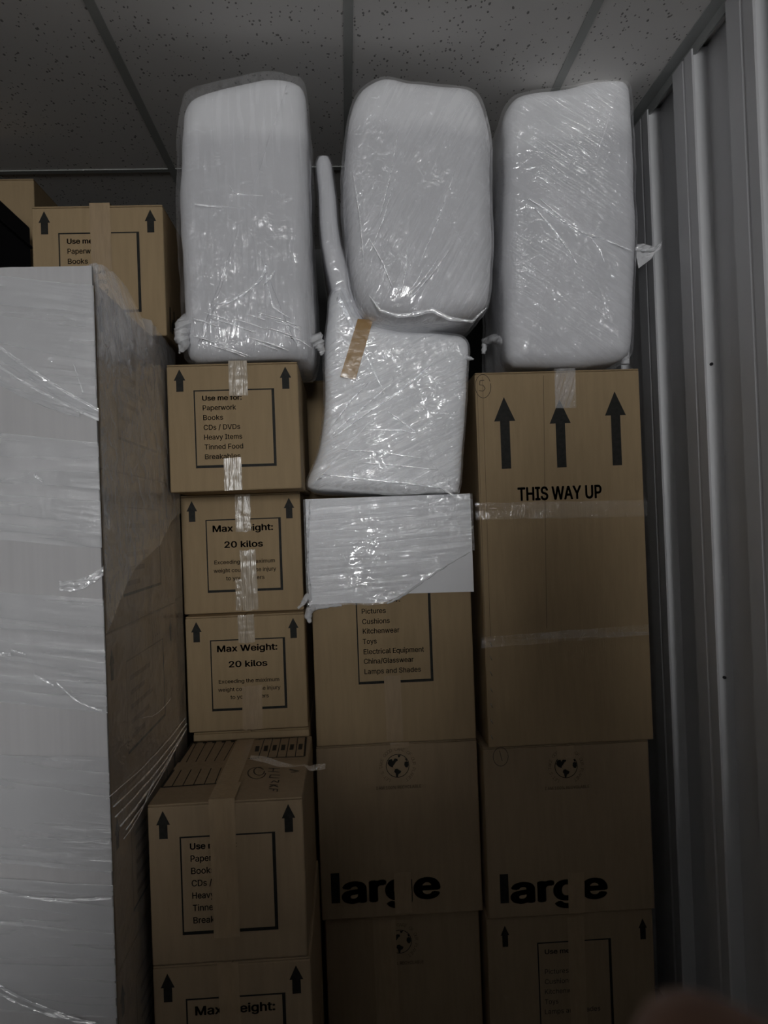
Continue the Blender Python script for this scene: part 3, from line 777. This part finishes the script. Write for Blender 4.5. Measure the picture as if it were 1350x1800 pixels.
# ------------------------------------------------------------------ film-wrapped soft bundles
def smooth_closed(P, n):
    P = [Vector(p) for p in P]; m = len(P); dense = []
    for i in range(m):
        p0, p1, p2, p3 = P[i - 1], P[i], P[(i + 1) % m], P[(i + 2) % m]
        for j in range(12):
            t = j / 12
            dense.append(.5 * ((2 * p1) + (p2 - p0) * t + (2 * p0 - 5 * p1 + 4 * p2 - p3) * t * t + (3 * p1 - p0 - 3 * p2 + p3) * t ** 3))
    L = [0.]
    for a, c in zip(dense, dense[1:] + dense[:1]): L.append(L[-1] + (c - a).length)
    out = []; k = 0
    for i in range(n):
        s = L[-1] * i / n
        while L[k + 1] < s: k += 1
        f = (s - L[k]) / max(1e-9, L[k + 1] - L[k]); out.append(dense[k].lerp(dense[(k + 1) % len(dense)], f))
    return out
def pillow(px, Y, depth, r, N=160, nface=26, bulge=.012, amp=.004, zmin=None, seed=0., grow=0., br=.04, wr=None, shift=(0, 0)):
    P = [Vector(xz(x, y, Y + r * .6)) for x, y in px]
    P = smooth_closed(P, N)
    area = sum(P[i].x * P[(i + 1) % N].y - P[(i + 1) % N].x * P[i].y for i in range(N))
    if area < 0: P = P[::-1]
    nr = []
    for i in range(N):
        d = P[(i + 3) % N] - P[i - 3]; nr.append(Vector((d.y, -d.x)).normalized())
    cen = sum(P, Vector((0, 0))) / N
    def ring(off): return [P[i] + nr[i] * (grow - off) for i in range(N)]
    rs = []
    R = ring(br)
    for s in (.25, .6, .9): rs.append(([cen + (p - cen) * s for p in R], Y + depth, 1.))
    for k in range(4):
        a = math.pi / 2 * (1 - k / 4); rs.append((ring(br * (1 - math.cos(a))), Y + depth - br + br * math.sin(a), 0.))
    for k in range(10):
        t = k / 10; rs.append((ring(0), Y + depth - br + (Y + r - (Y + depth - br)) * t, 0.))
    for k in range(9):
        a = math.pi / 2 * k / 8; rs.append((ring(r * (1 - math.cos(a))), Y + r - r * math.sin(a), math.sin(a)))
    R = ring(r)
    for k in range(1, nface):
        s = 1 - k / nface; rs.append(([cen + (p - cen) * s for p in R], Y - bulge * (1 - s ** 2.2), 1.))
    out = []
    sh = Vector(shift)
    for q, (pts, y, fw) in enumerate(rs):
        tt = (y - Y) / depth
        row = []
        for i, p in enumerate(pts):
            v = Vector((p.x + sh.x * tt, y - (grow if q >= 17 else -grow if q < 3 else 0) * fw, p.y + sh.y * tt))
            n = amp * noise.noise(v * 6 + Vector((seed, 0, 0))) + .45 * amp * noise.noise(v * 17 + Vector((0, seed, 0)))
            if wr: n += wr(v)
            d = Vector((nr[i].x, 0, nr[i].y)) * (1 - fw) + Vector((0, -1, 0)) * (fw if q > 3 else -fw)
            v += d * n
            if zmin is not None and v.z < zmin: v.z = zmin
            row.append(v)
        rs[q] = row
    return rs
def tail(parent, pts, rad, name='film_tail', m=None, seed=0, n=9):
    """a twisted end of film; pts = photo points with their depth"""
    P = [at(*p) for p in pts]; path = []
    for a, c in zip(P, P[1:]):
        for k in range(6): path.append(a.lerp(c, k / 6))
    path.append(P[-1]); rr = []
    for i in range(len(path)):
        t = i / (len(path) - 1); r0 = rad[min(int(t * (len(rad) - 1)), len(rad) - 2)]; r1 = rad[min(int(t * (len(rad) - 1)) + 1, len(rad) - 1)]
        f = t * (len(rad) - 1) - min(int(t * (len(rad) - 1)), len(rad) - 2)
        rr.append((r0 + (r1 - r0) * f) * (1 + .5 * noise.noise(Vector((i * .9, seed, 3)))))
    b = MB(); b.tube(path, rr, n)
    for v in b.v: v += Vector((noise.noise(v * 90), noise.noise(v * 90 + Vector((5, 0, 0))), noise.noise(v * 90 + Vector((0, 7, 0))))) * .0025
    return b.build(name, m or FILM_TAIL, parent)
def flag(parent, px, Y, name='film_tail', seed=0, m=None):
    """a limp torn flap of film, crumpled"""
    P = [at(x, y, Y) for x, y in px]; c = sum(P, Vector()) / len(P); n = len(P); b = MB()
    rs = []
    for s in (1, .75, .5, .25):
        rs.append([c + (p - c) * s for p in P])
    for r in rs:
        for v in r: v.y += .012 * noise.noise(Vector((v.x * 60 + seed, v.z * 60, 3)))
    b.rings(rs, 0, cap0=False); return b.build(name, m or FILM_TAIL, parent)
def crease(parent, pts, Yf, wd, m=None, name='film_crease'):
    """a raised pleat of film lying on a face; pts photo points, Yf depth"""
    P = [at(x, y, Yf) for x, y in pts]; path = []
    for a, c in zip(P, P[1:]):
        for k in range(5): path.append(a.lerp(c, k / 5))
    path.append(P[-1]); n = len(path)
    b = MB(); b.tube(path, [wd * (.25 + math.sin(math.pi * (i + .3) / n)) * (1 + .4 * noise.noise(Vector((i * .7, wd * 999, 1)))) for i in range(n)], 7)
    return b.build(name, m or FILM_P, FILMOF.get(parent.name, parent))

FILMOF = {}
def bundle(label, px, film_px, Y, depth, r, zmin, fm, seed, zone, shift=(0, 0)):
    c = at(sum(p[0] for p in px) / len(px), 600, Y)
    t = thing('wrapped_bundle', label, 'wrapped bundle', (c.x, Y + depth / 2, zmin), 'white film wrapped bundles below the ceiling')
    b = MB(); b.rings(pillow(px, Y, depth, r, amp=.006, zmin=zmin + .006, seed=seed, shift=shift), 0); b.build('foam_wrap', FOAM, t)
    b = MB(); b.rings(pillow(film_px, Y, depth, r, amp=.007, zmin=zmin + .001, seed=seed, grow=.003, shift=shift,
                             wr=lambda v: .0022 * noise.noise(Vector((v.x * 30 + v.z * 9, v.y * 20, v.z * 14)))), 0)
    FILMOF[t.name] = b.build('stretch_film', film(**fm, tint=GT, zone=(zone[0] - zmin, zone[1])), t)
    return t
o1 = [(318, 232), (325, 190), (350, 168), (430, 145), (480, 137), (520, 143), (538, 165), (540, 230), (543, 380), (547, 500), (550, 585), (546, 620), (526, 634), (430, 639), (345, 636), (326, 612), (322, 540), (318, 430), (315, 320)]
f1 = [(309, 232), (318, 185), (335, 158), (425, 133), (472, 125), (512, 131), (536, 145), (542, 225), (545, 380), (549, 500), (552, 585), (549, 624), (528, 638), (430, 641), (336, 638), (320, 612), (316, 540), (312, 430), (309, 320)]
W1 = bundle('white wrapped bundle with a loose fold near its foot, standing on a small box', o1, f1, 1.945, .36, .055, E_ + .4165, dict(name='layered_film_smooth', angle=math.radians(90), bump=.5, gloss=.05, milk=(.04, .12)), 1., (E_ + .985, 0.))
tail(W1, [(330, 560, 2.0), (322, 578, 1.96), (318, 592, 1.95), (326, 605, 1.94), (318, 618, 1.95)], [.018, .02, .017, .012, .004], seed=1)
tail(W1, [(318, 588, 1.95), (314, 600, 1.95), (317, 612, 1.95), (315, 622, 1.96)], [.009, .005, .003, .0015], seed=2)
tail(W1, [(553, 590, 1.98), (560, 604, 1.99), (566, 616, 2.0), (565, 624, 2.0)], [.02, .014, .008, .003], seed=3)
crease(W1, [(384, 534), (400, 533), (420, 522), (440, 508), (455, 495), (464, 480), (468, 462)], 1.932, .0032)
crease(W1, [(464, 500), (475, 488), (483, 476)], 1.930, .003)
crease(W1, [(466, 465), (470, 500), (480, 540), (510, 560)], 1.932, .002)
crease(W1, [(338, 358), (365, 362), (430, 366)], 1.930, .0015); crease(W1, [(402, 326), (412, 340), (430, 343), (462, 344)], 1.929, .0015)
rnd = random.Random(5)
for k in range(16):
    xa = rnd.uniform(335, 500); ya = rnd.uniform(545, 610); ln = rnd.uniform(30, 80)
    crease(W1, [(xa, ya), (xa + ln * .5, ya + ln * .14), (min(548, xa + ln), ya + ln * .33)], 1.934 + max(0, (ya - 590) * .0005), rnd.uniform(.0007, .0016))
o2 = [(609, 260), (616, 195), (632, 158), (660, 140), (685, 137), (720, 144), (780, 149), (824, 154), (846, 176), (859, 235), (863, 330), (865, 450), (861, 510), (848, 540), (812, 556), (740, 566), (690, 562), (650, 548), (626, 515), (614, 450), (606, 340)]
f2 = [(606, 260), (614, 193), (630, 156), (660, 137), (685, 135), (720, 142), (780, 147), (826, 152), (849, 175), (862, 235), (866, 330), (867, 450), (863, 512), (850, 543), (813, 560), (740, 570), (688, 566), (648, 552), (623, 517), (611, 450), (603, 340)]
SEAT = E_ + .517
W2 = bundle('white wrapped bundle with slanting film pleats, resting on the wrapped chair seat', o2, f2, 1.975, .36, .06, SEAT, dict(name='layered_film_slanting', angle=math.radians(60), bump=.8, gloss=.075, cap=.45, milk=(.02, .10)), 2., (E_ + 1.02, -.1))
crease(W2, [(650, 520), (668, 545), (700, 555), (730, 552), (760, 545), (790, 560), (830, 565), (856, 540)], 1.968, .0045)
for k, (a, c) in enumerate((((712, 522), (745, 470)), ((718, 520), (770, 455)), ((722, 524), (790, 440)), ((705, 515), (715, 440)), ((690, 505), (650, 420)), ((735, 470), (800, 300)), ((668, 380), (700, 230)), ((640, 470), (620, 300)), ((652, 440), (690, 330)))):
    crease(W2, [a, ((a[0] + c[0]) / 2 + 3, (a[1] + c[1]) / 2), c], 1.960, .0013)
o3 = [(886, 260), (889, 205), (905, 172), (940, 160), (975, 157), (1010, 152), (1050, 141), (1082, 138), (1102, 147), (1110, 175), (1115, 300), (1118, 400), (1115, 520), (1111, 598), (1102, 626), (1070, 638), (1000, 645), (930, 645), (898, 640), (887, 600), (884, 450), (885, 340)]
f3 = [(883, 260), (886, 203), (902, 169), (940, 157), (975, 154), (1010, 150), (1050, 138), (1084, 135), (1106, 145), (1113, 175), (1118, 300), (1120, 400), (1117, 520), (1114, 600), (1105, 630), (1070, 642), (1000, 648), (930, 648), (894, 643), (883, 600), (880, 450), (881, 340)]
W3 = bundle('white wrapped bundle with a torn film tab, standing on the tall THIS WAY UP carton', o3, f3, 2.135, .37, .05, E_ + .404, dict(name='layered_film_falling', angle=math.radians(-35), bump=.55, gloss=.055, cap=.45, milk=(.02, .09)), 3., (E_ + 1.055, .15))
flag(W3, [(1119, 430), (1130, 429), (1142, 432), (1152, 434), (1158, 430), (1164, 424), (1160, 438), (1150, 445), (1145, 455), (1133, 464), (1122, 472), (1119, 452)], 2.2, seed=3)
tail(W3, [(1116, 438, 2.2), (1135, 440, 2.19), (1150, 440, 2.19), (1162, 428, 2.2)], [.006, .004, .003, .0015], seed=6)
crease(W3, [(928, 348), (950, 362), (975, 380), (1000, 395), (1030, 412), (1060, 420), (1110, 440)], 2.122, .0035)
crease(W3, [(940, 365), (970, 400), (1000, 440), (1015, 465)], 2.121, .003); crease(W3, [(1040, 420), (1055, 440), (1062, 460)], 2.122, .002)
crease(W3, [(950, 350), (980, 376), (1010, 402)], 2.120, .002)
tail(W3, [(888, 600, 2.2), (868, 595, 2.25), (852, 600, 2.32), (850, 622, 2.32)], [.012, .012, .010, .006], seed=7)
b = MB(); b.tube([at(1098, 600, 2.3), at(1099, 640, 2.3) + Vector((0, 0, .0))], .013, 14)
for v in b.v: v.z = max(v.z, E_ + .405)
b.build('wrapped_foot', FOAM, W3)

# ------------------------------------------------------------------ wrapped chair seen from its side
CYF = 2.10
base = E_ + .069
ch = thing('wrapped_chair', 'white film wrapped dining chair seen side on, a strip of brown tape across it', 'chair', (.13, 2.3, base))
body = [(571, 640), (573, 600), (577, 555), (580, 522), (590, 506), (604, 508), (617, 535), (636, 562), (680, 577), (720, 583), (800, 588), (819, 596), (825, 612), (823, 640), (818, 730), (812, 825), (807, 862), (794, 874), (690, 866), (610, 862), (548, 858), (541, 848), (549, 825), (560, 793), (568, 740), (571, 690)]
def cw(v): return .0016 * noise.noise(Vector((v.x * 10 + v.z * 4, v.y * 20, v.z * 45)))
b = MB(); b.rings(pillow(body, CYF, .42, .035, bulge=.006, amp=.004, zmin=base + .004, seed=5.), 0); b.build('wrapped_seat', FOAM, ch)
b = MB(); b.rings(pillow(body, CYF, .42, .035, bulge=.006, amp=.004, zmin=base + .001, seed=5., grow=.005, wr=cw), 0); FILMOF[ch.name] = b.build('stretch_film', FILM_U, ch)
# backrest: a thin slab curving up from the seat, its width running away from the lens
spine = [(632, 600, 46), (614, 555, 46), (602, 515, 38), (591, 470, 37), (583, 430, 34), (578, 390, 32), (575, 345, 31), (570, 300, 29), (569, 286, 27), (569, 277, 18)]
def backrest(grow, name, m, wrk):
    rs = []; pts = [(at(x, y, CYF + .02), w_ * CYF / F) for x, y, w_ in spine]; dense = []
    for (a, wa), (c, wc) in zip(pts, pts[1:]):
        for k in range(5): dense.append((a.lerp(c, k / 5), wa + (wc - wa) * k / 5))
    dense.append(pts[-1])
    for p, w_ in dense:
        hw = w_ / 2 + grow; y0, y1 = CYF + .01 - grow, CYF + .38 + grow; r = min(hw * .9, .02); row = []
        for (sx, sy, a0) in ((-1, 0, 180), (1, 0, 270), (1, 1, 0), (-1, 1, 90)):
            cx_ = p.x + sx * (hw - r); cy_ = (y1 - r) if sy else (y0 + r)
            for k in range(7):
                a = math.radians(a0 + 90 * k / 6); v = Vector((cx_ + r * math.cos(a), cy_ + r * math.sin(a), p.z))
                v.x += .003 * noise.noise(v * 9) + wrk * noise.noise(Vector((v.x * 40, v.y * 12, v.z * 20))); row.append(v)
        rs.append(row)
    b = MB(); b.rings(rs, 0); return b.build(name, m, ch)
backrest(0, 'wrapped_backrest', FOAM, 0.); backrest(.004, 'stretch_film', FILM_V, .002)
# brown parcel tape across the upper corner of the seat
b = MB(); A, B_, D = at(629, 560, CYF - .012), at(656, 562, CYF - .012), at(598, 662, CYF - .012)
E2 = at(625, 667, CYF - .012)
b.grid(lambda u, v: A.lerp(B_, u).lerp(D.lerp(E2, u), v) + Vector((0, -.0012 * abs(noise.noise(Vector((u * 6, v * 9, 2)))) + .012 * max(0, (.18 - v)), 0)), 8, 24)
b.build('brown_tape', TAPEB, ch)
tail(ch, [(818, 628, 2.12), (826, 630, 2.11), (832, 631, 2.1)], [.006, .005, .003], seed=8)
for k, (pts_, wd) in enumerate((([(585, 770), (640, 730), (700, 690), (760, 640)], .0022), ([(583, 750), (620, 700), (650, 670)], .0014), ([(584, 762), (640, 715), (690, 672)], .0014),
                                ([(568, 834), (640, 842), (720, 850), (775, 858)], .003), ([(775, 858), (800, 872)], .003), ([(680, 722), (705, 740), (730, 760)], .002), ([(620, 812), (700, 818), (770, 826)], .0014),
                                ([(600, 790), (680, 796), (740, 806)], .0014), ([(640, 755), (700, 756), (735, 762)], .0014))):
    crease(ch, pts_, CYF - .012, wd)

# ------------------------------------------------------------------ white cover wrapped over the upper half of the pictures box
cv = thing('wrapped_cover', 'white sheet bound in film over the box that lists pictures and cushions', 'cover', (.12, 2.4, E_ - .17))
x0, x1, y0, y1, zt = -.111, .354, 2.161, 2.638, E_ + .0685
zb = at(780, 1041, 2.16).z
b = MB()
def panel(p00, p10, p01, p11, nu=30, nv=20, amp=.002, sd=0):
    def fn(u, v):
        p = Vector(p00).lerp(Vector(p10), u).lerp(Vector(p01).lerp(Vector(p11), u), v)
        return p + (Vector(p10) - Vector(p00)).cross(Vector(p01) - Vector(p00)).normalized() * (-amp) * abs(noise.noise(p * 12 + Vector((sd, 0, 0))))
    b.grid(fn, nu, nv)
panel((x1, y0, zb - .004), (x1, y1, zb), (x1, y0, zt), (x1, y1, zt), amp=-.001); panel((x0, y1, zb), (x0, y0, zb + .006), (x0, y1, zt), (x0, y0, zt), amp=-.001)
panel((x0, y0, zt), (x1, y0, zt), (x0, y1, zt), (x1, y1, zt), amp=0)
FS = b

b = MB()
edge = [(548, 1069), (575, 1066), (610, 1063), (650, 1064), (680, 1061), (700, 1052), (718, 1040), (740, 1024), (770, 1005), (800, 986), (829, 968)]
def low(x):
    P = [(at(px, py, 2.15)) for px, py in edge]
    if x <= P[0].x: return P[0].z
    for a, c in zip(P, P[1:]):
        if x <= c.x: return a.z + (c.z - a.z) * (x - a.x) / (c.x - a.x)
    return P[-1].z
def f_(u, v):
    x = x0 - .006 + (x1 - x0 + .012) * u; zl = low(x); z = zl + (zt - .001 - zl) * v
    lip = .006 * max(0, 1 - v / .05)
    n = .003 * noise.noise(Vector((x * 6, 1, z * 50 + x * 6))) + .002 * noise.noise(Vector((x * 20, 2, z * 90)))
    return Vector((x, y0 - .007 - abs(n) * 1.4 - lip * abs(noise.noise(Vector((x * 30, 0, 0)))) * 2 + (.010 * abs(u - .5) ** 6 * 30), z))
b.grid(f_, 110, 90)
b.grid(lambda u, v: Vector((x1 + .006 + .002 * noise.noise(Vector((u * 6, v * 30, 4))), y0 + (y1 - y0) * u, low(.5) + (zt - low(.5)) * v)), 30, 40)
b.grid(lambda u, v: Vector((x0 - .006 - .002 * noise.noise(Vector((u * 6, v * 30, 7))), y1 + (y0 - y1) * u, low(-.2) + (zt - low(-.2)) * v)), 30, 40)
b.build('stretch_film', FILM_H, cv)
def fs_(u, v):
    x = x0 + (x1 - x0) * u; zl = min(zb + .004 - .006 * u, low(x) + .004)
    return Vector((x, y0 - .0015 * noise.noise(Vector((x * 12, v * 5, 3))), zl + (zt - zl) * v))
FS.grid(fs_, 60, 30); FS.build('foam_sheet', FOAM, cv)
tail(cv, [(600, 1064, 2.148), (570, 1066, 2.146), (551, 1068, 2.14), (543, 1074, 2.12), (541, 1084, 2.09), (545, 1094, 2.085)], [.003, .006, .009, .010, .009, .004], seed=9)
tail(cv, [(546, 1056, 2.15), (540, 1046, 2.146), (536, 1056, 2.14), (530, 1064, 2.138), (524, 1070, 2.138)], [.004, .007, .007, .005, .003], seed=10)
tail(cv, [(680, 1061, 2.148), (700, 1052, 2.147), (722, 1037, 2.146), (770, 1004, 2.146), (826, 970, 2.15)], [.002, .004, .0035, .002, .001], seed=12)
tail(cv, [(545, 880, 2.16), (541, 950, 2.155), (542, 1010, 2.15), (546, 1056, 2.15)], [.002, .003, .003, .004], seed=14)

# ------------------------------------------------------------------ the photographer: phone in hand, fingertips reaching into the frame
ph = thing('phone', 'black phone held up by the photographer', 'phone', (.02, -.012, EYE - .05))
b = MB(); b.box(-.03, .046, -.014, -.006, EYE - .125, EYE + .025, 0, bev=.003, seg=3); b.build('phone_body', BLACK, ph)
def skin_mesh(name, nodes, edges, m, parent=None, loc=(0, 0, 0), sub=2):
    me = bpy.data.meshes.new(name); L = Vector(loc)
    me.from_pydata([tuple(Vector(n[0]) - L) for n in nodes], edges, [])
    me.materials.append(m)
    o = bpy.data.objects.new(name, me); C.objects.link(o)
    md = o.modifiers.new('skin', 'SKIN'); md.use_smooth_shade = True
    if not me.skin_vertices: me.attributes.new('skin_vertex', 'FLOAT', 'POINT') if False else None
    for i, n in enumerate(nodes):
        sv = me.skin_vertices[0].data[i]; sv.radius = (n[1], n[1]) if not isinstance(n[1], tuple) else n[1]; sv.use_root = (i == 0)
    s = o.modifiers.new('subdivision', 'SUBSURF'); s.levels = sub; s.render_levels = sub
    if parent: o.parent = parent
    return o
E = EYE
def n_(x, y, z, r): return ((x, y, z + E), r)
nodes = []; edges = []
def add(prev, *ns):
    for q in ns:
        nodes.append(n_(*q))
        if prev is not None: edges.append((prev, len(nodes) - 1))
        prev = len(nodes) - 1
    return prev
PXc, PYc = .28, -.46
pel = add(None, (PXc, PYc, -.70, (.15, .11)))
chest = add(pel, (PXc, PYc, -.55, (.135, .10)), (PXc, PYc, -.38, (.155, .11)), (PXc, PYc, -.27, (.13, .09)))
neck = add(chest, (PXc, PYc + .02, -.17, .055), (PXc, PYc + .035, -.11, .052))
add(neck, (PXc, PYc + .05, -.04, (.072, .085)), (PXc, PYc + .05, .03, (.078, .092)), (PXc, PYc + .045, .085, (.055, .065)))
for s in (-1, 1):                                           # legs and feet
    add(pel, (PXc + s * .095, PYc, -.80, .088), (PXc + s * .10, PYc + .01, -1.15, .06), (PXc + s * .105, PYc - .01, -1.32, .052), (PXc + s * .11, PYc - .02, -1.53, .038),
        (PXc + s * .115, PYc + .06, -1.575, .032), (PXc + s * .12, PYc + .15, -1.585, .024))
# left arm hangs, right arm raises the phone
la = add(chest, (PXc - .19, PYc, -.28, .058), (PXc - .24, PYc - .01, -.55, .042), (PXc - .25, PYc + .05, -.78, .028), (PXc - .25, PYc + .07, -.85, (.018, .036)))
for k, (dy, l) in enumerate(((.035, .075), (.013, .085), (-.009, .08), (-.03, .062))):
    add(la, (PXc - .25, PYc + .07 + dy, -.895, .0095), (PXc - .247, PYc + .075 + dy, -.895 - l * .5, .0085), (PXc - .238, PYc + .078 + dy, -.895 - l, .007))
add(la, (PXc - .24, PYc + .12, -.86, .012), (PXc - .232, PYc + .14, -.90, .010), (PXc - .228, PYc + .145, -.93, .008))
wr_ = add(chest, (PXc + .19, PYc + .01, -.28, .058), (.40, -.28, -.46, .043), (.18, -.09, -.17, .028))
pm = add(wr_, (.116, -.045, -.085, (.026, .017)), (.103, -.018, -.045, (.030, .016)))
add(pm, (.094, .004, -.012, .0105), (.084, .045, -.002, .0088), (.064, .066, .005, .0085), (.0402, .070, .0095, .0074))
add(pm, (.099, .006, -.030, .0105), (.094, .042, -.020, .009), (.084, .064, -.018, .008), (.068, .070, -.018, .0068))
add(pm, (.101, .004, -.048, .010), (.090, .045, -.052, .0087), (.050, .070, -.064, .0085), (.0265, .078, -.0522, .0070))
add(pm, (.102, -.004, -.066, .009), (.088, .034, -.078, .0078), (.068, .052, -.087, .007), (.052, .060, -.090, .006))
add(pm, (.100, -.045, -.050, .013), (.078, -.050, -.028, .0105), (.050, -.030, -.020, .0088))
pr = skin_mesh('person', nodes, edges, SKIN, loc=(PXc, PYc, 0))
pr.location = (PXc, PYc, 0)
pr['label'] = 'person in a dark jacket holding up a phone, only blurred fingertips in view'
pr['category'] = 'person'
def garment(name, ids, m, grow):
    mp = {i: k for k, i in enumerate(ids)}
    ns = []
    for i in ids:
        p, r = nodes[i]; r = r if isinstance(r, tuple) else (r, r); ns.append((p, (r[0] + grow, r[1] + grow)))
    es = [(mp[a], mp[c]) for a, c in edges if a in mp and c in mp]
    return skin_mesh(name, ns, es, m, parent=pr, loc=(PXc, PYc, 0))
garment('jacket', [0, 1, 2, 3, 4] + [la - 3, la - 2, la - 1] + [wr_ - 2, wr_ - 1, wr_], CLOTH, .012)
legs = [0] + list(range(9, 21))
garment('trousers', legs[:1] + [i for i in legs[1:] if nodes[i][0][2] - E > -1.56], CLOTH, .012)
hair = MB()
def f_(u, v):
    a = 2 * math.pi * u; e = math.pi / 2 * (1 - v) - .25 * v * (1 if math.sin(a) < .3 else .1)
    return Vector((PXc + .088 * math.cos(a) * math.cos(e), PYc + .04 + .104 * math.sin(a) * math.cos(e), E + .03 + .105 * math.sin(e)))
hair.grid(f_, 28, 12); hair.build('hair', HAIR, pr)
